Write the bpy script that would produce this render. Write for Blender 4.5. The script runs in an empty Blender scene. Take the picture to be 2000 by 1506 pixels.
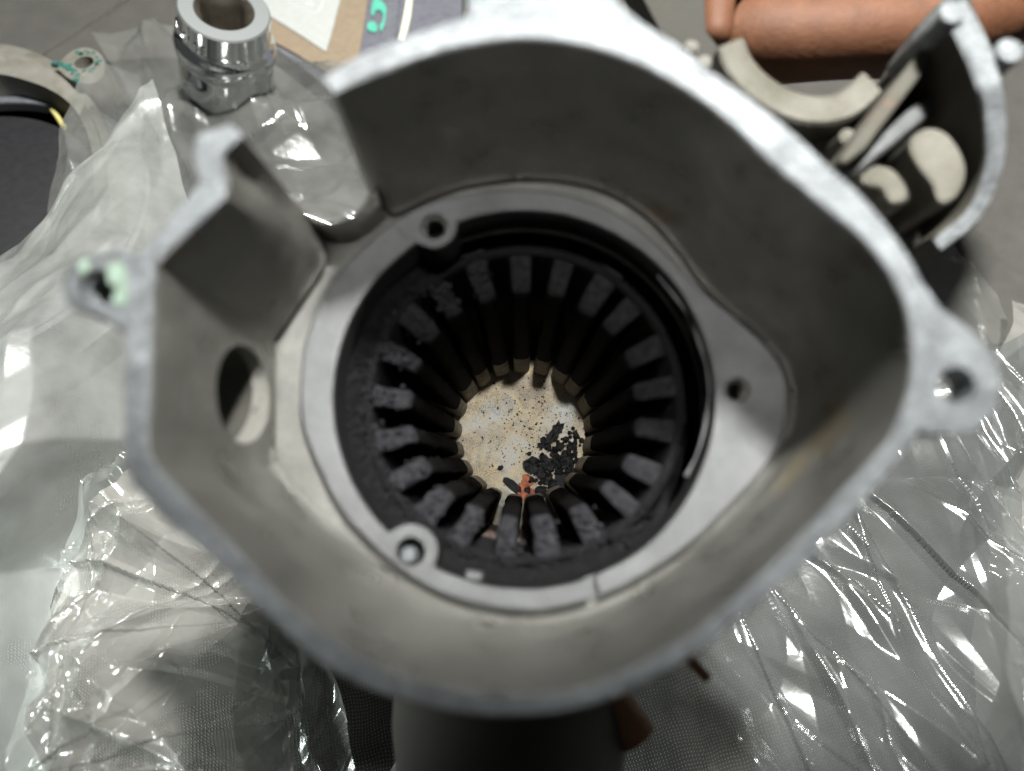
import bpy, bmesh, math, random
import numpy as np
from mathutils import Vector, Matrix, noise

random.seed(7)
U = 0.008                       # one author unit in metres
F, CX, CY = 1428.0, 1000.0, 753.0
TILT = math.radians(28.5)
HC = 24.8                       # camera height above the cloth (author units)
sc = bpy.context.scene
COL = sc.collection

# ------------------------------------------------------------------ camera
cam_d = bpy.data.cameras.new('camera')
cam = bpy.data.objects.new('camera', cam_d); COL.objects.link(cam)
cam.location = (0, 0, HC * U)
cam.rotation_euler = (TILT, 0, 0)
cam_d.sensor_width = 36.0
cam_d.lens = F / 2000.0 * 36.0
cam_d.clip_start = 0.004
cam_d.clip_end = 20.0
cam_d.dof.use_dof = True
cam_d.dof.focus_distance = 22.5 * U
cam_d.dof.aperture_fstop = 9.0
sc.camera = cam
sc.view_settings.view_transform = 'Standard'
sc.view_settings.look = 'None'
sc.view_settings.gamma = 1.0
sc.view_settings.exposure = 0.0
sc.view_settings.use_curve_mapping = False

CAMP = Vector((0, 0, HC))
RX = Matrix.Rotation(TILT, 3, 'X')
def ray(px, py):
    return RX @ Vector(((px - CX) / F, (CY - py) / F, -1.0))
# frame of the heat exchanger: origin = centre of its bore, ez along its axis
EO = CAMP + ray(1022, 768) * 13.5
EZ = -(ray(1020, 944).normalized())
EX = (Vector((1, 0, 0)) - EZ * EZ.x).normalized()
EY = EZ.cross(EX)
ER = Matrix((EX, EY, EZ)).transposed()
HB = -11.6                                       # underside of the body
def e2w(p): return EO + ER @ Vector(p)
def P(px, py, h):
    """photo point -> exchanger coordinates on the plane at height h"""
    r = ray(px, py)
    t = (h - (CAMP - EO).dot(EZ)) / r.dot(EZ)
    q = CAMP + r * t - EO
    return Vector((q.dot(EX), q.dot(EY), h))
def G(px, py, z=0.0):
    """photo point -> world point at height z above the cloth"""
    r = ray(px, py)
    return CAMP + r * ((z - HC) / r.z)

# ------------------------------------------------------------------ light
w = bpy.data.worlds.new('World'); sc.world = w; w.use_nodes = True
bg = w.node_tree.nodes['Background']
bg.inputs[0].default_value = (0.95, 1.0, 0.97, 1); bg.inputs[1].default_value = 0.085

def lamp(name, kind, loc, target, power, color, size=0.02, **kw):
    d = bpy.data.lights.new(name, kind); d.energy = power; d.color = color
    if kind == 'AREA':
        d.shape = 'RECTANGLE'; d.size = size; d.size_y = kw.get('size_y', size)
    else:
        d.shadow_soft_size = size
    if kind == 'SPOT':
        d.spot_size = kw['cone']; d.spot_blend = kw['blend']
    o = bpy.data.objects.new(name, d); COL.objects.link(o)
    o.location = Vector(loc) * U
    o.rotation_euler = (Vector(target) - Vector(loc)).to_track_quat('-Z', 'Y').to_euler()
    return o
# a narrow torch held just above the lens, a desk lamp beyond the casting, an added fill spot low on the left to brighten the film
lamp('torch', 'SPOT', e2w((1.6, 5.8, 30)), e2w((0.4, 0.4, 0)), 3.8, (1.0, 0.985, 0.95), 0.004,
     cone=math.radians(18.6), blend=0.25)
lamp('desk_lamp', 'SPOT', e2w((10, 36, 46)), e2w((4.5, 24, 0)), 57.0, (1.0, 0.995, 0.955), 0.024,
     cone=math.radians(55.0), blend=0.05)
lamp('left_fill_spot', 'SPOT', (-44, -8, 30), (-10.5, 2.5, 1), 26.0, (0.93, 1.0, 0.98), 0.03,
     cone=math.radians(28), blend=0.5)

# ------------------------------------------------------------------ helpers
def tag(o, label, cat, group=None):
    o['label'] = label; o['category'] = cat
    if group: o['group'] = group
    return o
def empty(name, loc, rot=None):
    o = bpy.data.objects.new(name, None); COL.objects.link(o)
    o.empty_display_size = 0.01
    if rot is not None:
        o.matrix_world = Matrix.Translation(Vector(loc) * U) @ rot.to_4x4()
    else:
        o.location = Vector(loc) * U
    return o
def mk(name, verts, faces, mat, parent=None, sharp=40, off=(0, 0, 0), bevel=0, recalc=True):
    me = bpy.data.meshes.new(name)
    ox, oy, oz = off
    me.from_pydata([((v[0] - ox) * U, (v[1] - oy) * U, (v[2] - oz) * U) for v in verts], [], faces)
    if recalc:
        bm = bmesh.new(); bm.from_mesh(me)
        bmesh.ops.recalc_face_normals(bm, faces=bm.faces)
        bm.to_mesh(me); bm.free()
    me.polygons.foreach_set('use_smooth', [True] * len(me.polygons))
    if sharp and sharp < 180: me.set_sharp_from_angle(angle=math.radians(sharp))
    me.update()
    o = bpy.data.objects.new(name, me); COL.objects.link(o)
    me.materials.append(mat)
    if parent: o.parent = parent
    if bevel:
        b = o.modifiers.new('bevel', 'BEVEL'); b.width = bevel * U; b.segments = 3
        b.limit_method = 'ANGLE'; b.angle_limit = math.radians(35)
        b.use_clamp_overlap = True
    return o
def bake(o):
    """apply all modifiers"""
    dg = bpy.context.evaluated_depsgraph_get()
    me = bpy.data.meshes.new_from_object(o.evaluated_get(dg))
    o.modifiers.clear(); o.data = me
    return o
def cut(o, cutters):
    for c in cutters:
        m = o.modifiers.new('cut', 'BOOLEAN'); m.object = c; m.operation = 'DIFFERENCE'; m.solver = 'EXACT'
    bpy.context.view_layer.update()
    bake(o)
    for c in cutters: bpy.data.objects.remove(c)
    me = o.data
    me.polygons.foreach_set('use_smooth', [True] * len(me.polygons))
    me.set_sharp_from_angle(angle=math.radians(35))
    return o
class MB:
    def __init__(s): s.v = []; s.f = []
    def add(s, v, f):
        n = len(s.v); s.v += [tuple(p) for p in v]; s.f += [tuple(i + n for i in q) for q in f]; return s
    def prism(s, poly, h0, h1):
        """poly: list of xy; extruded between two heights (h may be a function)"""
        n = len(poly)
        v = [(p[0], p[1], h0) for p in poly] + [(p[0], p[1], h1) for p in poly]
        f = [tuple(range(n))[::-1], tuple(range(n, 2 * n))] + [(i, (i + 1) % n, n + (i + 1) % n, n + i) for i in range(n)]
        return s.add(v, f)
    def tube(s, pts, rad, n=10, cap=True):
        pts = [Vector(p) for p in pts]; m = len(pts)
        rads = rad if isinstance(rad, (list, tuple)) else [rad] * m
        v = []; f = []; prev = None
        for i, p in enumerate(pts):
            t = (pts[min(i + 1, m - 1)] - pts[max(i - 1, 0)]).normalized()
            if prev is None:
                a = t.orthogonal().normalized()
            else:
                a = (prev - t * prev.dot(t)).normalized()
            prev = a; b = t.cross(a)
            for k in range(n):
                an = 2 * math.pi * k / n
                v.append(p + (a * math.cos(an) + b * math.sin(an)) * rads[i])
        for i in range(m - 1):
            for k in range(n):
                f.append((i * n + k, i * n + (k + 1) % n, (i + 1) * n + (k + 1) % n, (i + 1) * n + k))
        if cap:
            f.append(tuple(range(n))[::-1]); f.append(tuple(range((m - 1) * n, m * n)))
        return s.add(v, f)
    def lathe(s, prof, n=48, closed=False, frame=None, cap0=True, cap1=True):
        v = []; f = []; m = len(prof)
        for (r, h) in prof:
            for k in range(n):
                a = 2 * math.pi * k / n
                p = Vector((r * math.cos(a), r * math.sin(a), h))
                v.append(frame @ p if frame is not None else p)
        for i in range(m if closed else m - 1):
            j = (i + 1) % m
            for k in range(n):
                f.append((i * n + k, i * n + (k + 1) % n, j * n + (k + 1) % n, j * n + k))
        if not closed:
            if cap0 and prof[0][0] > 1e-6: f.append(tuple(range(n))[::-1])
            if cap1 and prof[-1][0] > 1e-6: f.append(tuple(range((m - 1) * n, m * n)))
        return s.add(v, f)
    def grid(s, rows):
        m = len(rows); n = len(rows[0]); v = [p for r in rows for p in r]
        f = [(i * n + j, i * n + j + 1, (i + 1) * n + j + 1, (i + 1) * n + j) for i in range(m - 1) for j in range(n - 1)]
        return s.add(v, f)
    def mk(s, name, mat, parent=None, **k): return mk(name, s.v, s.f, mat, parent, **k)
def crom(pts, sub, closed=False):
    """Catmull-Rom resampling of tuples"""
    pts = [np.array(p, float) for p in pts]; n = len(pts); out = []
    rng = range(n) if closed else range(n - 1)
    for i in rng:
        p1, p2 = pts[i], pts[(i + 1) % n]
        p0 = pts[i - 1] if (closed or i > 0) else 2 * p1 - p2
        p3 = pts[(i + 2) % n] if (closed or i + 2 < n) else 2 * p2 - p1
        for k in range(sub):
            t = k / sub
            out.append(0.5 * (2 * p1 + (p2 - p0) * t + (2 * p0 - 5 * p1 + 4 * p2 - p3) * t * t + (3 * p1 - p0 - 3 * p2 + p3) * t ** 3))
    if not closed: out.append(pts[-1])
    return out
def circ(c, r, n=32, sx=1, sy=1): return [(c[0] + r * sx * math.cos(2 * math.pi * k / n), c[1] + r * sy * math.sin(2 * math.pi * k / n)) for k in range(n)]

# ------------------------------------------------------------------ materials
def material(name):
    m = bpy.data.materials.new(name); m.use_nodes = True
    nt = m.node_tree
    b = nt.nodes['Principled BSDF']
    tc = nt.nodes.new('ShaderNodeTexCoord'); mp = nt.nodes.new('ShaderNodeMapping')
    mp.inputs['Scale'].default_value = (1 / U,) * 3
    nt.links.new(tc.outputs['Object'], mp.inputs['Vector'])
    return m, nt, b, mp.outputs['Vector']
def nz(nt, vec, scale, detail=4, rough=0.55, dist=0.0, stretch=None):
    if stretch:
        mp = nt.nodes.new('ShaderNodeMapping'); mp.inputs['Scale'].default_value = stretch
        nt.links.new(vec, mp.inputs['Vector']); vec = mp.outputs['Vector']
    n = nt.nodes.new('ShaderNodeTexNoise'); n.inputs['Scale'].default_value = scale
    n.inputs['Detail'].default_value = detail; n.inputs['Roughness'].default_value = rough
    n.inputs['Distortion'].default_value = dist
    nt.links.new(vec, n.inputs['Vector']); return n.outputs['Fac']
def ramp(nt, fac, stops, interp='LINEAR'):
    r = nt.nodes.new('ShaderNodeValToRGB'); r.color_ramp.interpolation = interp
    els = r.color_ramp.elements
    while len(els) < len(stops): els.new(0.5)
    for e, (p, c) in zip(els, stops):
        e.position = p; e.color = (c[0], c[1], c[2], 1) if isinstance(c, (tuple, list)) else (c, c, c, 1)
    nt.links.new(fac, r.inputs[0]); return r.outputs[0]
def mixc(nt, fac, a, b, mode='MIX'):
    m = nt.nodes.new('ShaderNodeMix'); m.data_type = 'RGBA'; m.blend_type = mode
    for s, v in ((0, fac), (6, a), (7, b)):
        if hasattr(v, 'is_linked'): nt.links.new(v, m.inputs[s])
        elif s == 0: m.inputs[0].default_value = v
        else: m.inputs[s].default_value = (v[0], v[1], v[2], 1)
    return m.outputs[2]
def math_(nt, op, a, b=None):
    m = nt.nodes.new('ShaderNodeMath'); m.operation = op
    for i, v in enumerate((a, b)):
        if v is None: continue
        if hasattr(v, 'is_linked'): nt.links.new(v, m.inputs[i])
        else: m.inputs[i].default_value = v
    return m.outputs[0]
def bump(nt, b, h, strength=0.3, dist=0.02, prev=None):
    n = nt.nodes.new('ShaderNodeBump'); n.inputs['Strength'].default_value = strength
    n.inputs['Distance'].default_value = dist * U
    nt.links.new(h, n.inputs['Height'])
    if prev is not None: nt.links.new(prev, n.inputs['Normal'])
    nt.links.new(n.outputs[0], b.inputs['Normal']); return n.outputs[0]

def metal(name, c0, c1, rough, var=0.12, metallic=0.85, cast=0.5, scratch=0.0, stain=None, seed=0.0, spots=()):
    m, nt, b, v = material(name)
    if seed:
        mp = nt.nodes.new('ShaderNodeMapping'); mp.inputs['Location'].default_value = (seed, seed * .7, -seed)
        nt.links.new(v, mp.inputs['Vector']); v = mp.outputs['Vector']
    n1 = nz(nt, v, 1.1, 6, 0.6)
    col = ramp(nt, n1, [(0.3, c0), (0.7, c1)])
    fine = nz(nt, v, 16, 5, 0.7)
    col = mixc(nt, 0.5, col, ramp(nt, fine, [(0.3, 0.5), (0.7, 1.35)]), 'MULTIPLY')
    col = mixc(nt, 0.2, col, ramp(nt, nz(nt, v, 3.4, 6, .7, .7), [(.3, .62), (.7, 1.3)]), 'MULTIPLY')
    if stain:
        sn = nz(nt, v, stain[0], 6, 0.62, 0.6, stain[3] if len(stain) > 3 else None)
        col = mixc(nt, ramp(nt, sn, [(stain[1], 0), (stain[1] + 0.09, 0.85)]), col, stain[2])
    if scratch:                                          # mottled, file-marked face
        col = mixc(nt, .75, col, ramp(nt, nz(nt, v, 5.5, 5, .7, 1.0, (1, 1.8, 1)), [(.32, .35), (.5, .85), (.66, 1.5)]), 'MULTIPLY')
    for (c_, sc3, tint, amt) in spots:                   # splashed stains at fixed places on the part
        mp = nt.nodes.new('ShaderNodeMapping'); mp.inputs['Location'].default_value = tuple(-c_[i] * sc3[i] for i in range(3)); mp.inputs['Scale'].default_value = sc3
        nt.links.new(v, mp.inputs['Vector'])
        ln = nt.nodes.new('ShaderNodeVectorMath'); ln.operation = 'LENGTH'; nt.links.new(mp.outputs[0], ln.inputs[0])
        d_ = math_(nt, 'ADD', ln.outputs['Value'], math_(nt, 'MULTIPLY', math_(nt, 'SUBTRACT', nz(nt, v, 2.2, 5, .65), .5), 1.6))
        col = mixc(nt, ramp(nt, d_, [(.55, amt), (.95, 0)]), col, tint)
    nt.links.new(col, b.inputs['Base Color'])
    b.inputs['Metallic'].default_value = metallic
    rr = ramp(nt, n1, [(0.25, max(rough - var, .05)), (0.75, rough + var)])
    nt.links.new(rr, b.inputs['Roughness'])
    pr = bump(nt, b, nz(nt, v, 20, 6, 0.7), cast, 0.07)
    if scratch:
        s1 = nz(nt, v, 9, 5, 0.7, 1.2, (1, 3, 1))
        pr = bump(nt, b, s1, scratch, 0.06, pr)
    return m
M = {}
M['wall'] = metal('cast_aluminium_wall', (.165, .162, .147), (.24, .236, .216), 0.32, .10, .82, .8,
                  stain=(0.55, 0.66, (.12, .085, .05)),
                  spots=[((P(1625, 830, 1.35) - Vector((0, 0, HB))), (1.5, 1.0, 1.3), (.20, .16, .09), .6),
                         ((P(1570, 950, .9) - Vector((0, 0, HB))), (1.5, 1.3, 1.6), (.32, .27, .17), .7),
                         ((P(1600, 690, 1.6) - Vector((0, 0, HB))), (3.5, 2.0, 2.5), (.05, .035, .025), .8),
                         ((P(1455, 465, 1.4) - Vector((0, 0, HB))), (6, 6, 6), (.02, .018, .015), .9),
                         ((P(375, 615, 2.2) - Vector((0, 0, HB))), (6, 6, 4), (.09, .05, .025), .8)])
M['rim'] = metal('machined_rim_aluminium', (.13, .139, .146), (.25, .266, .278), 0.40, .14, .65, .5, .5)
M['ring'] = metal('machined_ring_aluminium', (.055, .0566, .058), (.10, .1025, .105), 0.44, .12, .65, .5, 0.0, seed=3.1,
                  spots=[((P(800, 1010, 0) - Vector((0, 0, HB))), (1.6, 1.6, 1), (.03, .028, .025), .6), ((P(940, 1160, 0) - Vector((0, 0, HB))), (1.1, 2.2, 1), (.03, .03, .03), .6)])
M['rough'] = metal('rough_cast_aluminium', (.13, .13, .122), (.21, .21, .195), 0.5, .08, .5, 1.0, seed=5.0)
M['body'] = metal('sooty_brown_casting', (.035, .033, .025), (.065, .06, .045), 0.62, .1, .1, .6, seed=9.0,
                  stain=(0.7, 0.6, (.09, .05, .03)))
M['olive'] = metal('dark_olive_casting', (.012, .0115, .008), (.024, .022, .016), 0.7, .1, .1, .6, seed=4.0)
M['plate'] = metal('golden_plated_metal', (.085, .08, .062), (.16, .153, .134), .38, .1, .8, .6, seed=6.0)
M['pale'] = metal('pale_oxidised_casting', (.11, .105, .08), (.19, .183, .165), 0.55, .1, .4, .9, seed=2.0)
M['rust'] = metal('rusty_steel_pipe', (.13, .055, .02), (.22, .10, .04), 0.6, .1, .4, .8)
M['steel'] = metal('bright_steel', (.6, .62, .63), (.75, .77, .78), 0.22, .06, 1.0, .1)

# soot
m, nt, b, v = material('soot_crust')
n1 = nz(nt, v, 9, 6, .7); n2 = nz(nt, v, 30, 4, .6)
c = ramp(nt, n1, [(.32, (.002, .002, .0023)), (.55, (.006, .006, .007)), (.75, (.018, .018, .02))])
c = mixc(nt, ramp(nt, n2, [(.70, 0), (.76, .8)]), c, (.16, .14, .12))
sx = nt.nodes.new('ShaderNodeSeparateXYZ'); nt.links.new(v, sx.inputs[0])
fz = nt.nodes.new('ShaderNodeMapRange'); fz.inputs[1].default_value = 6.2; fz.inputs[2].default_value = 7.4
nt.links.new(math_(nt, 'ADD', sx.outputs[2], math_(nt, 'MULTIPLY', n1, 1.2)), fz.inputs[0])
c = mixc(nt, fz.outputs[0], (.16, .115, .095), c)
nt.links.new(c, b.inputs['Base Color']); b.inputs['Roughness'].default_value = .7; b.inputs['Specular IOR Level'].default_value = .15
pr = bump(nt, b, n1, 1.0, .22); bump(nt, b, n2, 1.0, .08, pr)
M['soot'] = m
# fins: soot above, bare scorched metal near the foot (object z is measured along the bore)
m, nt, b, v = material('sooty_fin')
sx = nt.nodes.new('ShaderNodeSeparateXYZ'); nt.links.new(v, sx.inputs[0])
n1 = nz(nt, v, 7, 6, .7); n2 = nz(nt, v, 26, 4, .6)
soot = ramp(nt, n1, [(.30, (.005, .005, .0057)), (.5, (.0115, .0117, .013)), (.7, (.02, .0202, .0222))])
soot = mixc(nt, ramp(nt, n2, [(.72, 0), (.77, .5)]), soot, (.10, .085, .07))
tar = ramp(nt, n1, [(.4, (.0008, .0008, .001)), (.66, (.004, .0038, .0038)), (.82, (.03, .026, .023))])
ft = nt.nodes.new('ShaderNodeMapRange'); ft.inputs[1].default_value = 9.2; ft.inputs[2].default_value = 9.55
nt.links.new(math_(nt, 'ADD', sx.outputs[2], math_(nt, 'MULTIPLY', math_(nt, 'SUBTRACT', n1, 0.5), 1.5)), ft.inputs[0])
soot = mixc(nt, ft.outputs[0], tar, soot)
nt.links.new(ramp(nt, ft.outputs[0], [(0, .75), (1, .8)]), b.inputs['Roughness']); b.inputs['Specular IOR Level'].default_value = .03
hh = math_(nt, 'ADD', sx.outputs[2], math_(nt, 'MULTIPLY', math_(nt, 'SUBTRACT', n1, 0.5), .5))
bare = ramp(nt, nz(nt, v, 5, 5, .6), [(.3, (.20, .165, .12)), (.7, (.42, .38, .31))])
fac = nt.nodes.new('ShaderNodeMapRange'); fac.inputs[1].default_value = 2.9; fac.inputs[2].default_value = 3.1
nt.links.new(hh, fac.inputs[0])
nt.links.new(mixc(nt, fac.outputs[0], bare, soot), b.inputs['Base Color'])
pr = bump(nt, b, n1, .6, .06); bump(nt, b, n2, .6, .04, pr)
M['fin'] = m
# chamber floor
m, nt, b, v = material('scorched_chamber_floor')
n1 = nz(nt, v, .9, 5, .6, .4); n2 = nz(nt, v, 28, 5, .75); n3 = nz(nt, v, 1.4, 4, .5, 1.0)
c = ramp(nt, n1, [(.30, (.56, .58, .57)), (.44, (.55, .52, .44)), (.53, (.60, .51, .35)), (.63, (.45, .40, .33)), (.78, (.32, .28, .23))])
c = mixc(nt, ramp(nt, n3, [(.6, 0), (.7, .6)]), c, (.74, .60, .34))
msk = ramp(nt, nz(nt, v, 1.1, 4, .6, .5), [(.42, .15), (.62, 1)])
c = mixc(nt, math_(nt, 'MULTIPLY', ramp(nt, n2, [(.42, .9), (.56, 0)]), msk), c, (.11, .085, .06))
c = mixc(nt, ramp(nt, nz(nt, v, 14, 4, .6), [(.71, 0), (.74, 1)]), c, (.01, .01, .01))
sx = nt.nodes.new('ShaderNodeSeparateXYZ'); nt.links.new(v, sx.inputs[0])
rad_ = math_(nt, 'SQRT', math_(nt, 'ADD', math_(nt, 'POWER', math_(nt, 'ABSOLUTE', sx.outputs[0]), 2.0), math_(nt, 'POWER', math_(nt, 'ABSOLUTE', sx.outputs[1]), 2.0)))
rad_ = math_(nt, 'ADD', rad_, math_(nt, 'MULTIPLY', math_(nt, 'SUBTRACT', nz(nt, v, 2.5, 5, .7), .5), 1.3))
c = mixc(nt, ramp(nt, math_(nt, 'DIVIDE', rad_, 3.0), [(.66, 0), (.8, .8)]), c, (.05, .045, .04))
nt.links.new(c, b.inputs['Base Color']); b.inputs['Metallic'].default_value = .1
b.inputs['Roughness'].default_value = .5
bump(nt, b, n2, .7, .04)
M['floor'] = m
m, nt, b, v = material('black_carbon')
n1 = nz(nt, v, 9, 5, .65)
nt.links.new(ramp(nt, n1, [(.35, (.0025, .0025, .003)), (.7, (.013, .0133, .015))]), b.inputs['Base Color'])
b.inputs['Roughness'].default_value = .42; b.inputs['Specular IOR Level'].default_value = .3; bump(nt, b, n1, .8, .08)
M['carbon'] = m
m, nt, b, v = material('rusty_orange_scale')
n1 = nz(nt, v, 4, 6, .7, .5)
nt.links.new(ramp(nt, n1, [(.32, (.02, .012, .01)), (.45, (.30, .08, .04)), (.58, (.55, .17, .05)), (.75, (.55, .26, .16))]), b.inputs['Base Color'])
b.inputs['Roughness'].default_value = .6; bump(nt, b, n1, .8, .08)
M['orange'] = m
# canvas
m, nt, b, v = material('woven_canvas')
wv = nt.nodes.new('ShaderNodeMapping'); wv.inputs['Scale'].default_value = (14.0, 14.0, 0); wv.inputs['Rotation'].default_value = (0, 0, .55)
nz_d = nt.nodes.new('ShaderNodeTexNoise'); nz_d.inputs['Scale'].default_value = .8
nt.links.new(v, nz_d.inputs['Vector'])
vm = nt.nodes.new('ShaderNodeVectorMath'); vm.operation = 'MULTIPLY_ADD'
nt.links.new(nz_d.outputs['Color'], vm.inputs[0]); vm.inputs[1].default_value = (.35, .35, 0); nt.links.new(v, vm.inputs[2])
nt.links.new(vm.outputs[0], wv.inputs[0])
sx = nt.nodes.new('ShaderNodeSeparateXYZ'); nt.links.new(wv.outputs[0], sx.inputs[0])
def sn(a, ph=0.0): return math_(nt, 'SINE', math_(nt, 'MULTIPLY', math_(nt, 'ADD', a, ph), math.pi))
s1 = math_(nt, 'ABSOLUTE', sn(sx.outputs[0])); s2 = math_(nt, 'ABSOLUTE', sn(sx.outputs[1]))
chk = math_(nt, 'MULTIPLY', sn(sx.outputs[0], .0), sn(sx.outputs[1], .0))
wh = math_(nt, 'ADD', math_(nt, 'MULTIPLY', chk, .5), math_(nt, 'MULTIPLY', math_(nt, 'MULTIPLY', s1, s2), .6))
c = ramp(nt, wh, [(.05, (.026, .024, .021)), (.35, (.055, .052, .045)), (.8, (.125, .12, .107))])
c = mixc(nt, .5, c, ramp(nt, nz(nt, v, 1.2, 5, .6), [(.3, .6), (.7, 1.2)]), 'MULTIPLY')
nt.links.new(c, b.inputs['Base Color']); b.inputs['Roughness'].default_value = .85
bump(nt, b, wh, .6, .12)
M['canvas'] = m

def plastic(name, milk0, milk1, rough, tint=(.93, .95, .94), spec=1.0, bscale=3.0, bstr=.25, body=(.29, .30, .285)):
    m, nt, b, v = material(name)
    nt.nodes.remove(b)
    out = nt.nodes['Material Output']
    tr = nt.nodes.new('ShaderNodeBsdfTransparent'); tr.inputs[0].default_value = (*tint, 1)
    df = nt.nodes.new('ShaderNodeBsdfDiffuse'); df.inputs[0].default_value = (*body, 1)
    tl = nt.nodes.new('ShaderNodeBsdfTranslucent'); tl.inputs[0].default_value = (body[0] * 1.2, body[1] * 1.2, body[2] * 1.2, 1)
    gl = nt.nodes.new('ShaderNodeBsdfGlossy'); gl.inputs['Roughness'].default_value = rough
    gl.inputs[0].default_value = (.95, .97, .96, 1)
    mx0 = nt.nodes.new('ShaderNodeMixShader'); mx0.inputs[0].default_value = .35
    nt.links.new(df.outputs[0], mx0.inputs[1]); nt.links.new(tl.outputs[0], mx0.inputs[2])
    mx1 = nt.nodes.new('ShaderNodeMixShader')
    nt.links.new(ramp(nt, nz(nt, v, .45, 4, .55), [(.35, milk0), (.68, milk1)]), mx1.inputs[0])
    nt.links.new(tr.outputs[0], mx1.inputs[1]); nt.links.new(mx0.outputs[0], mx1.inputs[2])
    lw = nt.nodes.new('ShaderNodeLayerWeight'); lw.inputs[0].default_value = .22
    fr = math_(nt, 'MULTIPLY', math_(nt, 'ADD', lw.outputs['Fresnel'], .05), spec)
    bn = nt.nodes.new('ShaderNodeBump'); bn.inputs['Strength'].default_value = bstr; bn.inputs['Distance'].default_value = .05 * U
    nt.links.new(nz(nt, v, bscale, 3, .5, .6), bn.inputs['Height'])
    for nd in (gl, lw, df): nt.links.new(bn.outputs[0], nd.inputs['Normal'])
    mx2 = nt.nodes.new('ShaderNodeMixShader'); nt.links.new(fr, mx2.inputs[0])
    nt.links.new(mx1.outputs[0], mx2.inputs[1]); nt.links.new(gl.outputs[0], mx2.inputs[2])
    nt.links.new(mx2.outputs[0], out.inputs['Surface'])
    return m
M['film'] = plastic('clear_plastic_film', .55, .88, .10, spec=1.6, bstr=.18, bscale=2.6, body=(.25, .246, .23))
M['film_thin'] = plastic('thin_grey_film', .52, .86, .14, spec=1.3, bstr=.16, bscale=2.4, body=(.098, .102, .101))
M['film_milky'] = plastic('milky_plastic_film', .36, .60, .30, spec=.9, bstr=.2)
M['film_soft'] = plastic('soft_plastic_film', .30, .6, .15, spec=1.3, bstr=.22, bscale=2.6, body=(.17, .172, .163))

def plain(name, c0, c1, rough, metallic=0.0, scale=3.0, bs=.2):
    m, nt, b, v = material(name)
    n1 = nz(nt, v, scale, 5, .6)
    nt.links.new(ramp(nt, n1, [(.3, c0), (.7, c1)]), b.inputs['Base Color'])
    b.inputs['Roughness'].default_value = rough; b.inputs['Metallic'].default_value = metallic
    bump(nt, b, nz(nt, v, scale * 7, 4, .6), bs, .03)
    return m
M['kraft'] = plain('kraft_card', (.105, .08, .052), (.13, .10, .066), .85)
M['paper'] = plain('white_label_paper', (.19, .198, .19), (.22, .229, .22), .7)
M['ink'] = plain('grey_ink', (.30, .31, .32), (.36, .37, .38), .8)
M['pad'] = plain('slate_grey_rubber', (.05, .05, .063), (.075, .075, .09), .55)
M['green'] = plain('green_gasket', (.03, .19, .135), (.05, .24, .175), .6)
M['sealant'] = plain('green_sealant', (.003, .045, .036), (.012, .085, .07), .7, 0, 6, .8)
M['sealant_pale'] = plain('pale_green_sealant', (.13, .19, .145), (.19, .25, .20), .75, 0, 6, .6)
M['black'] = plain('black_plastic', (.004, .004, .005), (.008, .008, .0095), .5)
M['slate'] = plain('dark_slate_plastic', (.05, .053, .06), (.085, .088, .1), .5, 0, 4, .5)
M['yellow'] = plain('yellowed_wire_sleeve', (.28, .25, .08), (.33, .30, .12), .55)
M['cream'] = plain('cream_plastic_strip', (.33, .335, .25), (.40, .41, .33), .5)
M['dark'] = plain('dark_thread', (.03, .028, .025), (.06, .055, .05), .6)
m, nt, b, v = material('chrome')
b.inputs['Base Color'].default_value = (.50, .515, .52, 1); b.inputs['Metallic'].default_value = 1
nt.links.new(ramp(nt, nz(nt, v, 2, 4, .5), [(.3, .05), (.7, .13)]), b.inputs['Roughness'])
M['chrome'] = m
m, nt, b, v = material('satin_chrome')
b.inputs['Base Color'].default_value = (.30, .315, .315, 1); b.inputs['Metallic'].default_value = .8
b.inputs['Roughness'].default_value = .38; bump(nt, b, nz(nt, v, 20, 3, .5), .1, .02)
M['satin'] = m
M['hole'] = metal('brown_oxide_bore', (.05, .042, .032), (.12, .105, .085), .3, .08, .6, .4)
m, nt, b, v = material('skin')
n1 = nz(nt, v, 1.4, 5, .6)
nt.links.new(ramp(nt, n1, [(.3, (.055, .02, .008)), (.7, (.085, .034, .015))]), b.inputs['Base Color'])
b.inputs['Roughness'].default_value = .68; b.inputs['Specular IOR Level'].default_value = .25
b.inputs['Subsurface Weight'].default_value = .15; b.inputs['Subsurface Radius'].default_value = (.004, .0016, .0008)
b.inputs['Subsurface Scale'].default_value = .6
pr = bump(nt, b, nz(nt, v, 7, 5, .6), .35, .06)
M['skin'] = m
M['nail'] = plain('fingernail', (.52, .30, .22), (.60, .38, .28), .3)

# ------------------------------------------------------------------ the cloth it all lies on
rows = []
N = 120
for i in range(N + 1):
    r = []
    for j in range(N + 1):
        x = -60 + 120 * j / N; y = -30 + 110 * i / N
        z = .16 * noise.noise(Vector((x * .16, y * .16, 3))) + .2 * noise.noise(Vector((x * .06, y * .06, 8))) - .42
        r.append((x, y, z))
    rows.append(r)
o = MB().grid(rows).mk('canvas_cloth', M['canvas'], sharp=180)
o['kind'] = 'structure'
# stitched seam across the top left corner
sm = []
for t in np.linspace(0, 1, 60):
    q = G(60 + 190 * t, 112 - 118 * t, -.25); zz = .16 * noise.noise(Vector((q.x * .16, q.y * .16, 3))) + .2 * noise.noise(Vector((q.x * .06, q.y * .06, 8))) - .40; sm.append((q.x, q.y, zz + .03 * math.sin(t * 110)))
MB().tube(sm, .09, 6).mk('seam', M['canvas'], o)

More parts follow.
